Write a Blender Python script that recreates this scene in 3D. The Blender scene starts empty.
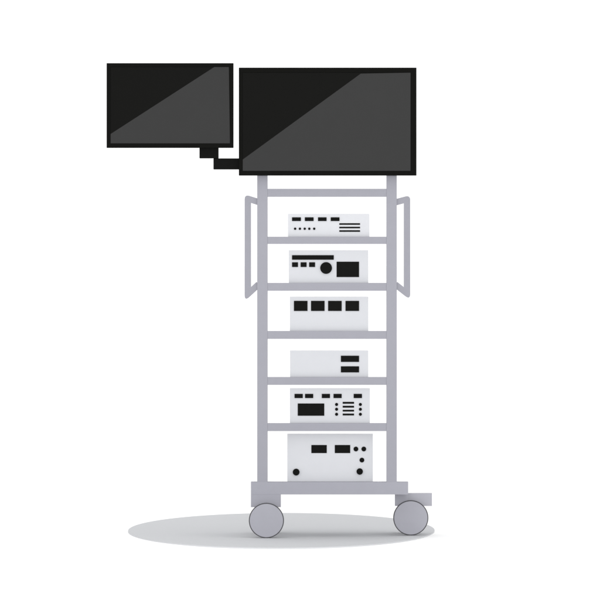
import bpy, bmesh, math
from mathutils import Vector, Matrix

S = bpy.context.scene
COL = S.collection
K = 0.0035                 # metres per drawing unit of the trolley's front elevation
CX, FLOOR = 327.0, 537.6   # trolley centre line and floor line in that elevation
D, H = 16.0, 1.0           # camera distance and height

def X(u): return (u - CX) * K
def Z(v): return (FLOOR - v) * K
def far(u, v, y):          # a point of the elevation carried back to depth y
    s = 1 + y / D
    return X(u) * s, H + (Z(v) - H) * s

# ------------------------------------------------------------------ materials
def mat(name, rgb, rough=0.6, spec=0.15, var=0.02, scale=40, bump=0.0, metal=0.0):
    m = bpy.data.materials.new(name); m.use_nodes = True
    nt = m.node_tree; b = nt.nodes['Principled BSDF']
    b.inputs['Roughness'].default_value = rough
    b.inputs['Specular IOR Level'].default_value = spec
    b.inputs['Metallic'].default_value = metal
    tc = nt.nodes.new('ShaderNodeTexCoord')
    nz = nt.nodes.new('ShaderNodeTexNoise'); nz.inputs['Scale'].default_value = scale
    nz.inputs['Detail'].default_value = 4
    nt.links.new(tc.outputs['Object'], nz.inputs['Vector'])
    cr = nt.nodes.new('ShaderNodeValToRGB')
    e = cr.color_ramp.elements
    e[0].position, e[1].position = 0.3, 0.7
    e[0].color = [c * (1 - var) for c in rgb] + [1]
    e[1].color = [c * (1 + var) for c in rgb] + [1]
    nt.links.new(nz.outputs['Fac'], cr.inputs['Fac'])
    nt.links.new(cr.outputs['Color'], b.inputs['Base Color'])
    if bump:
        n2 = nt.nodes.new('ShaderNodeTexNoise'); n2.inputs['Scale'].default_value = 900
        bp = nt.nodes.new('ShaderNodeBump'); bp.inputs['Strength'].default_value = bump
        bp.inputs['Distance'].default_value = 0.0004
        nt.links.new(tc.outputs['Object'], n2.inputs['Vector'])
        nt.links.new(n2.outputs['Fac'], bp.inputs['Height'])
        nt.links.new(bp.outputs['Normal'], b.inputs['Normal'])
    return m

GREY = mat('grey_powder_coat', (0.280, 0.280, 0.315), 0.55, 0.1, 0.012, 30, 0.05)
GREY2 = mat('grey_bar_shade_offset', (0.372, 0.372, 0.412), 0.55, 0.1, 0.012, 30, 0.05)  # trolley grey lightened to cancel the shade on the set-back foot bar
BRACKET = mat('grey_bracket_shade_offset', (0.385, 0.385, 0.430), 0.55, 0.1, 0.012, 30, 0.05)  # trolley grey lightened to make up for shade under the base overhang
HANDLE = mat('grey_handle_paint', (0.268, 0.268, 0.302), 0.55, 0.1, 0.012, 30, 0.05)
HUB = mat('grey_hub_shade_offset', (0.325, 0.325, 0.362), 0.55, 0.1, 0.012, 30, 0.05)  # trolley grey, lighter here to offset shade low on the wheels
BASE = mat('grey_base_shade_offset', (0.300, 0.300, 0.338), 0.55, 0.1, 0.012, 30, 0.05)  # trolley grey raised a little against the shade near the floor
CASE = mat('pale_grey_case', (0.503, 0.511, 0.535), 0.5, 0.1, 0.01, 25, 0.05)
CASE2 = mat('pale_grey_case_shade_offset', (0.535, 0.542, 0.567), 0.5, 0.1, 0.01, 25, 0.05)  # case grey lightened to offset shade on the top and bottom units
BLACK = mat('black_plastic', (0.0056, 0.0056, 0.0052), 0.6, 0.03, 0.05, 60)
BEZEL = mat('black_bezel', (0.0042, 0.0042, 0.0036), 0.6, 0.03, 0.05, 60)
GLASS = mat('dark_screen_glass', (0.0034, 0.0034, 0.0029), 0.45, 0.03, 0.03, 20)
SHEEN = mat('painted_screen_sheen', (0.0325, 0.0325, 0.0325), 0.45, 0.03, 0.015, 12)  # reflected light on the screens painted as a lighter grey
TYRE = mat('dark_rubber', (0.08, 0.08, 0.085), 0.8, 0.05, 0.05, 80)
WHITE = mat('white_floor', (0.95, 0.95, 0.95), 0.8, 0.05, 0.005, 2)
OVAL = mat('pale_grey_shadow', (0.543, 0.551, 0.566), 0.9, 0.02, 0.01, 60)  # even grey of the painted ground shadow

# ------------------------------------------------------------------ mesh helpers
def box(bm, x0, x1, y0, y1, z0, z1):
    m = Matrix.Translation(((x0+x1)/2, (y0+y1)/2, (z0+z1)/2)) @ Matrix.Diagonal((x1-x0, y1-y0, z1-z0, 1))
    bmesh.ops.create_cube(bm, size=1, matrix=m)

def disc(bm, x, z, r, y0, y1, seg=64):
    m = Matrix.Translation((x, (y0+y1)/2, z)) @ Matrix.Rotation(math.pi/2, 4, 'X')
    bmesh.ops.create_cone(bm, cap_ends=True, segments=seg, radius1=r, radius2=r, depth=y1-y0, matrix=m)

def prism(bm, pts, y0, y1):
    f = [bm.verts.new((x, y0, z)) for x, z in pts]
    b = [bm.verts.new((x, y1, z)) for x, z in pts]
    bm.faces.new(f); bm.faces.new(b[::-1])
    n = len(pts)
    for i in range(n):
        bm.faces.new((f[i], b[i], b[(i+1) % n], f[(i+1) % n]))

def obj(name, bm, material, parent=None, bevel=0.0, seg=2, smooth=False):
    bmesh.ops.recalc_face_normals(bm, faces=bm.faces)
    if bevel:
        ed = [e for e in bm.edges if len(e.link_faces) == 2 and e.calc_face_angle(0) > 0.6]
        bmesh.ops.bevel(bm, geom=ed, offset=bevel, segments=seg, affect='EDGES', profile=0.5, clamp_overlap=True)
    if smooth:
        for f in bm.faces: f.smooth = True
    me = bpy.data.meshes.new(name); bm.to_mesh(me); bm.free()
    me.materials.append(material)
    o = bpy.data.objects.new(name, me); COL.objects.link(o)
    if parent:
        o.parent = parent; o.matrix_parent_inverse = Matrix.Translation(-parent.location if not parent.parent else Vector())
    return o

def thing(name, label, cat, loc, group=None):
    o = bpy.data.objects.new(name, None); COL.objects.link(o)
    o.location = loc; o.empty_display_size = 0.1
    o['label'] = label; o['category'] = cat
    if group: o['group'] = group
    return o

def part(name, parent, material, *boxes, bevel=0.0015, label=None):
    bm = bmesh.new()
    for b in boxes: box(bm, *b)
    o = obj(name, bm, material, parent, bevel)
    if label: o['label'] = label
    return o

# ------------------------------------------------------------------ setting
bm = bmesh.new()
box(bm, -150, 150, -60, 300, -0.25, -0.004)
fl = obj('floor', bm, WHITE); fl['kind'] = 'structure'

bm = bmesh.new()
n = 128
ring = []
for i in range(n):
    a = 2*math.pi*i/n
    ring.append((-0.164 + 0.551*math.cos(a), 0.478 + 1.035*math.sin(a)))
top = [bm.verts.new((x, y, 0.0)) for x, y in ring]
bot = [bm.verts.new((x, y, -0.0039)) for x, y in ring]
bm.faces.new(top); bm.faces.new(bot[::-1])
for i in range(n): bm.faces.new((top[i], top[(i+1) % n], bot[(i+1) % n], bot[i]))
shadow = obj('painted_ground_shadow', bm, OVAL)  # thin oval sheet painting the trolley's ground shadow on the floor
shadow['label'] = 'flat pale grey painted shadow oval lying on the white floor under the trolley wheels'
shadow['category'] = 'painted shadow'

# ------------------------------------------------------------------ trolley
PD = 0.036                                   # post depth
RB = 0.26                                    # depth of the rear posts
cart = thing('equipment_trolley', 'tall grey wheeled equipment trolley with open shelves and side handles', 'trolley', (0, 0.16, 0))
for u0, u1 in ((257.2, 267.5), (386.5, 396.8)):
    part('post', cart, GREY, (X(u0), X(u1), 0, PD, Z(482.05), Z(150)), bevel=0.0005)
for u0, u1 in ((258.2, 266.4), (387.6, 395.8)):
    a, _ = far(u0, 0, RB); b, _ = far(u1, 0, RB)
    part('post', cart, GREY, (a, b, RB, RB + 0.028, Z(493.0), Z(186)))

# upper cross bar and its rear twin
part('crossbar', cart, GREY, (X(267.5), X(386.5), 0.001, PD - 0.002, Z(196.7), Z(188.8)), bevel=0.0004)
# five shelves: a front rail with a tray behind it
RAILS = [(236.7, 244.0), (282.9, 290.8), (331.0, 338.9), (377.1, 384.9), (423.2, 431.1)]
TRAY = []
for v0, v1 in RAILS:
    zb = Z(v1) + 0.003
    bm = bmesh.new()
    box(bm, X(267.5), X(386.5), 0.001, 0.014, Z(v1), Z(v0))                # front rail
    nb = 13                                                                  # slatted tray
    for k in range(nb):
        xm = X(267.6) + 0.008 + (X(386.4) - X(267.6) - 0.016) * k / (nb - 1)
        box(bm, xm - 0.005, xm + 0.005, 0.0145, RB - 0.0125, zb, zb + 0.006)
    box(bm, -0.232, 0.232, RB - 0.012, RB - 0.0002, zb - 0.001, zb + 0.0055)
    obj('shelf', bm, GREY, cart, 0.0004)
    TRAY.append(zb + 0.006)
# base: front beam, deck, rear beam
bm = bmesh.new()
box(bm, X(250.9), X(408.2), 0.0, 0.040, Z(494.5), Z(482.0))
zd = Z(494.5) + 0.004
for u0, u1 in ((252.5, 266.0), (292.0, 298.0), (362.0, 368.0), (394.0, 406.6)):   # runners
    box(bm, X(u0), X(u1), 0.0405, RB + 0.0295, zd, zd + 0.010)
box(bm, X(252.5), X(406.6), RB + 0.030, RB + 0.042, zd, zd + 0.0101)
obj('base', bm, BASE, cart, 0.0003, 2)
DECK = zd + 0.010

def caster(bx, wheel, y, small=False):
    # bracket sits under the base, wheel runs on the bracket's near face
    u0, u1, v0, v1 = bx
    xa, zt = far(u0, v0, y); xb, zb = far(u1, v1, y)
    zt = Z(494.5) - 0.0001 if not small else zd - 0.0005
    o = part('caster_bracket', cart, BASE if y < 0.01 else BRACKET, (xa, xb, y, y + 0.040, zb, zt), bevel=0.0)
    cx, cz = far(wheel[0], wheel[1], y - 0.030)
    r = wheel[2] * K * (1 + (y - 0.03) / D)
    cz = r                                       # the wheel stands on the floor
    bm = bmesh.new()
    disc(bm, cx, cz, r, y - 0.030, y - 0.024, 96)
    disc(bm, cx, cz, r * 0.94, y - 0.0239, y - 0.002, 96)
    if zb > cz: box(bm, cx - 0.012, cx + 0.012, y + 0.004, y + 0.030, cz - 0.01, zb - 0.0003)   # fork leg
    disc(bm, cx, cz, 0.010, y - 0.003, y + 0.003 if zb <= cz else y + 0.02, 24)                # axle
    w = obj('wheel', bm, TYRE, cart, 0.0006)
    bm = bmesh.new()
    disc(bm, cx, cz, r * 0.947, y - 0.0312, y - 0.0302, 96)
    obj('hub_cap', bm, HUB, w, 0.0003)
    return w
caster((250.9, 280.8, 494.5, 507.2), (266.4, 520.1, 17.6), 0.0002)
caster((395.0, 408.2, 494.5, 506.0), (410.8, 518.0, 17.6), 0.150)
caster((254.5, 277.5, 494.5, 519.0), (266.2, 520.0, 11.6), RB + 0.002, True)
caster((399.0, 406.0, 494.5, 519.0), (409.6, 520.0, 11.6), RB + 0.002, True)
# foot bar sticking out beside the right hand wheel
xa, zt = far(408.2, 493.5, 0.150); xb, zb = far(432.0, 506.0, 0.150)
part('foot_bar', cart, GREY2, (xa + 0.0001, xb, 0.1505, 0.187, zb, zt), bevel=0)

# bent flat bar handles: one outline, mitred inside and rounded outside each bend
def handle(name, pts, r, y0, y1, material, parent, rad):
    P = [Vector((x, z)) for x, z in pts]
    def side(s):
        out = []
        for k, p in enumerate(P):
            n = []
            if k: d = (p - P[k-1]).normalized(); n.append(Vector((-d.y, d.x)))
            if k < len(P)-1: d = (P[k+1] - p).normalized(); n.append(Vector((-d.y, d.x)))
            m = sum(n, Vector((0, 0))).normalized()
            out.append(p + m * (s * r / m.dot(n[0])))
        return out
    a, b = side(1), side(-1)
    outer, inner = (a, b) if (a[1]-a[2]).length > (b[1]-b[2]).length else (b, a)
    pairs = [(outer[0], inner[0])]
    for k in (1, 2):
        p = outer[k]; rd = rad * (1, 1, 1.25)[k]; s = p + (outer[k-1]-p).normalized()*rd; e = p + (outer[k+1]-p).normalized()*rd
        pairs += [(s*(1-t)**2 + p*2*t*(1-t) + e*t*t, inner[k]) for t in (q/8 for q in range(9))]
    pairs.append((outer[3], inner[3]))
    bm = bmesh.new(); cache = {}
    def V(v, y):
        key = (round(v.x, 6), round(v.y, 6), y)
        if key not in cache: cache[key] = bm.verts.new((v.x, y, v.y))
        return cache[key]
    def F(*vs):
        u = list(dict.fromkeys(vs))
        if len(u) > 2: bm.faces.new(u)
    for (o0, i0), (o1, i1) in zip(pairs, pairs[1:]):
        F(V(o0, y0), V(o1, y0), V(i1, y0), V(i0, y0))
        F(V(o0, y1), V(i0, y1), V(i1, y1), V(o1, y1))
        F(V(o0, y0), V(o0, y1), V(o1, y1), V(o1, y0))
        F(V(i0, y0), V(i1, y0), V(i1, y1), V(i0, y1))
    for o, q in (pairs[0], pairs[-1]):
        F(V(o, y0), V(q, y0), V(q, y1), V(o, y1))
    return obj(name, bm, material, parent)
handle('handle', [(X(258.5), Z(202.0)), (X(247.75), Z(198.6)), (X(247.75), Z(294.2)), (X(258.5), Z(284.3))], 3.15*K, 0.006, 0.030, HANDLE, cart, 0.018)
handle('handle', [(X(395.5), Z(202.3)), (X(407.1), Z(199.2)), (X(407.1), Z(293.6)), (X(395.5), Z(284.5))], 3.15*K, 0.006, 0.030, HANDLE, cart, 0.018)

# ------------------------------------------------------------------ monitors
def monitor(name, label, r, inner, poly, y0, y1):
    u0, u1, v0, v1 = r
    t = thing(name, label, 'monitor', (X((u0+u1)/2), y1, Z(v1)))
    a0, a1, b0, b1 = inner
    bm = bmesh.new()                                             # bezel ring of one piece
    o = [(X(u0), Z(v1)), (X(u1), Z(v1)), (X(u1), Z(v0)), (X(u0), Z(v0))]
    i = [(X(a0), Z(b1)), (X(a1), Z(b1)), (X(a1), Z(b0)), (X(a0), Z(b0))]
    ym = y0 + 0.018
    vo = [[bm.verts.new((x, y, z)) for x, z in o] for y in (y0, ym)]
    vi = [[bm.verts.new((x, y, z)) for x, z in i] for y in (y0, ym)]
    for k in range(4):
        j = (k+1) % 4
        bm.faces.new((vo[0][k], vo[0][j], vi[0][j], vi[0][k]))
        bm.faces.new((vo[1][k], vi[1][k], vi[1][j], vo[1][j]))
        bm.faces.new((vo[0][k], vo[1][k], vo[1][j], vo[0][j]))
        bm.faces.new((vi[0][k], vi[0][j], vi[1][j], vi[1][k]))
    obj('bezel', bm, BEZEL, t, 0.0012)
    sc = part('screen', t, GLASS, (X(a0)+0.0002, X(a1)-0.0002, y0+0.0025, ym-0.001, Z(b1)+0.0002, Z(b0)-0.0002), bevel=0)
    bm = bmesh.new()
    prism(bm, [(X(u), Z(v)) for u, v in poly], y0+0.0017, y0+0.0024)  # slanted screen reflection laid on as a lighter sheet
    s = obj('sheen_sheet', bm, SHEEN, sc)
    s['label'] = 'lighter grey slanted sheen painted on the dark screen'
    part('back_cover', t, BLACK, (X(u0+6), X(u1-6), ym+0.0003, y1, Z(v1-6), Z(v0+6)), bevel=0.006)
    return t
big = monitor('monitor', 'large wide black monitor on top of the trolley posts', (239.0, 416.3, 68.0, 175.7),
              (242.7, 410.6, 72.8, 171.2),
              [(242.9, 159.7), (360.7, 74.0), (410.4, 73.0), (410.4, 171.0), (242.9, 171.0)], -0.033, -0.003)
part('mount_plate', big, BLACK, (X(300), X(354), -0.0027, 0.006, Z(145), Z(105)),
     (X(250), X(404), 0.0065, 0.016, Z(130), Z(120)))
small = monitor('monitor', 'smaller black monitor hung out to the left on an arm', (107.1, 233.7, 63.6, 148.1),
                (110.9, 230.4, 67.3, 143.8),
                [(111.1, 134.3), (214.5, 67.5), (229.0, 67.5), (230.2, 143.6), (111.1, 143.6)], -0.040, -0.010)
part('mount_bracket', small, BLACK, (X(199.5), X(218.5), -0.0097, 0.026, Z(158.3), Z(122)))
part('arm', small, BLACK, (X(213.4), X(257.1), 0.0, 0.026, Z(169.4), Z(158.35)))

# ------------------------------------------------------------------ devices
def device(label, name, cat, u0, u1, v0, zb, depth=0.20, yf=0.016, skin=None):
    skin = skin or CASE
    # the front panel stands a little taller than the lid behind it, as on rack equipment
    zt = Z(v0)
    lid = zt - 0.0015 - max(0, (H - zt) * (depth + yf + 0.01) / D)
    t = thing(name, label, cat, (X((u0+u1)/2), yf + depth/2, zb), 'devices on the trolley shelves')
    bm = bmesh.new()
    box(bm, X(u0) + 0.001, X(u1) - 0.001, yf + 0.0062, yf + depth, zb + 0.004, lid)
    obj('case', bm, skin, t, 0.0012)
    bm = bmesh.new()
    box(bm, X(u0), X(u1), yf, yf + 0.006, zb + 0.003, zt)
    obj('front_panel', bm, skin, t, 0.0006)
    for xx in (X(u0) + 0.03, X(u1) - 0.03):
        for yy in (yf + 0.025, yf + depth - 0.025):
            bm = bmesh.new()
            bmesh.ops.create_cone(bm, cap_ends=True, segments=20, radius1=0.010, radius2=0.011, depth=0.0038,
                                  matrix=Matrix.Translation((xx, yy, zb + 0.0020)))
            obj('foot', bm, TYRE, t)
    return t, yf
def rects(dev, name, items, h=0.003, material=BLACK, bevel=0.0006):
    t, yf = dev
    for u0, u1, v0, v1 in items:
        part(name, t, material, (X(u0), X(u1), yf - h, yf - 0.0003, Z(v1), Z(v0)), bevel=bevel)
def dots(dev, name, items, h=0.003):
    t, yf = dev
    for u, v, r in items:
        bm = bmesh.new()
        disc(bm, X(u), Z(v), r*K, yf - h, yf - 0.0003, 32)
        obj(name, bm, BLACK, t, 0.0005)
def vent(dev, u0, u1, rows):
    t, yf = dev
    part('vent', t, BLACK, *[(X(u0), X(u1), yf - 0.0012, yf - 0.0003, Z(b), Z(a)) for a, b in rows], bevel=0)

d = device('low pale grey unit, topmost on the trolley, with five tiny dots and three vent lines',
           'medical_console', 'device', 287.9, 369.5, 213.8, TRAY[0], skin=CASE2)
rects(d, 'button', [(a, b, 217.3, 221.0) for a, b in ((292.0, 300.9), (304.8, 313.6), (318.0, 326.6), (330.7, 339.5))])
dots(d, 'indicator', [(u, 228.7, 1.2) for u in (295.1, 299.9, 304.7, 309.3, 314.2)])
vent(d, 339.3, 360.1, [(223.2, 224.8), (226.7, 228.3), (230.2, 231.8)])

d = device('pale grey unit with a round black dial beside a dark display', 'medical_console', 'device',
           288.8, 368.3, 250.3, TRAY[1])
rects(d, 'slot', [(292.0, 333.8, 255.2, 259.7)])
rects(d, 'button', [(a, b, 262.3, 267.0) for a, b in ((292.0, 298.0), (300.6, 306.6), (309.1, 315.1))])
dots(d, 'dial', [(326.1, 268.0, 5.9)], 0.007)
rects(d, 'display', [(336.6, 359.1, 261.7, 277.1)], 0.002)

d = device('pale grey unit with four large black squares in a row', 'medical_console', 'device',
           289.8, 368.3, 296.8, TRAY[2])
rects(d, 'socket', [(a, b, 300.9, 311.0) for a, b in ((293.9, 307.5), (311.0, 324.6), (328.1, 341.7), (345.5, 359.1))])

d = device('plain pale grey unit with only two black bars stacked at its right', 'medical_console', 'device',
           290.1, 368.3, 350.7, TRAY[3])
rects(d, 'slot', [(340.9, 359.1, 355.8, 362.0), (340.9, 359.1, 366.4, 372.5)])

d = device('pale grey unit with dark display, five small dashes above and vent lines between dots', 'medical_console',
           'device', 289.8, 369.9, 388.4, TRAY[4])
rects(d, 'button', [(a, b, 394.0, 398.2) for a, b in ((294.5, 302.8), (305.0, 313.2), (321.8, 330.0), (333.5, 341.7), (353.7, 362.0))])
rects(d, 'display', [(297.7, 324.3, 403.6, 415.9)], 0.002)
dots(d, 'indicator', [(u, v, 1.55) for u in (336.6, 360.4) for v in (404.6, 409.4, 414.4)])
vent(d, 342.7, 354.1, [(402.0, 403.9), (405.9, 407.8), (409.9, 411.7), (413.7, 415.6)])

d = device('tallest pale grey unit resting on the trolley base with round black knobs', 'medical_console', 'device',
           287.2, 373.0, 434.3, DECK, 0.24, 0.042, CASE2)
rects(d, 'display', [(311.3, 326.8, 445.5, 453.6), (334.8, 350.3, 445.5, 453.6)], 0.002)
dots(d, 'indicator', [(356.0, 449.5, 2.4), (363.9, 449.5, 2.4), (362.0, 460.6, 2.4)])
dots(d, 'knob', [(359.8, 472.0, 3.2), (296.1, 472.6, 3.4)], 0.008)

# ------------------------------------------------------------------ light
w = bpy.data.worlds.new('World'); S.world = w; w.use_nodes = True
bg = w.node_tree.nodes['Background']
bg.inputs['Color'].default_value = (1, 1, 1, 1); bg.inputs['Strength'].default_value = 1.2
def lamp(name, loc, target, size, power):
    l = bpy.data.lights.new(name, 'AREA'); l.shape = 'SQUARE'; l.size = size; l.energy = power
    o = bpy.data.objects.new(name, l); COL.objects.link(o); o.location = loc
    o.rotation_euler = (Vector(target) - Vector(loc)).to_track_quat('-Z', 'Y').to_euler()
lamp('key_lamp', (0.0, -12, 1.6), (0, 0, 0.7), 3.0, 510)

# ------------------------------------------------------------------ camera
c = bpy.data.cameras.new('camera'); co = bpy.data.objects.new('camera', c); COL.objects.link(co)
co.location = (0, -D, H); co.rotation_euler = (math.pi/2, 0, 0)
c.sensor_width = 36; c.lens = 36 * D / (600*K)
c.shift_x = (300 - CX) / 600
c.shift_y = (Z(300) - H) / (600*K)
c.clip_start = 0.1; c.clip_end = 1000
S.camera = co
S.view_settings.view_transform = 'Standard'; S.view_settings.look = 'None'
S.view_settings.exposure = 0; S.view_settings.gamma = 1
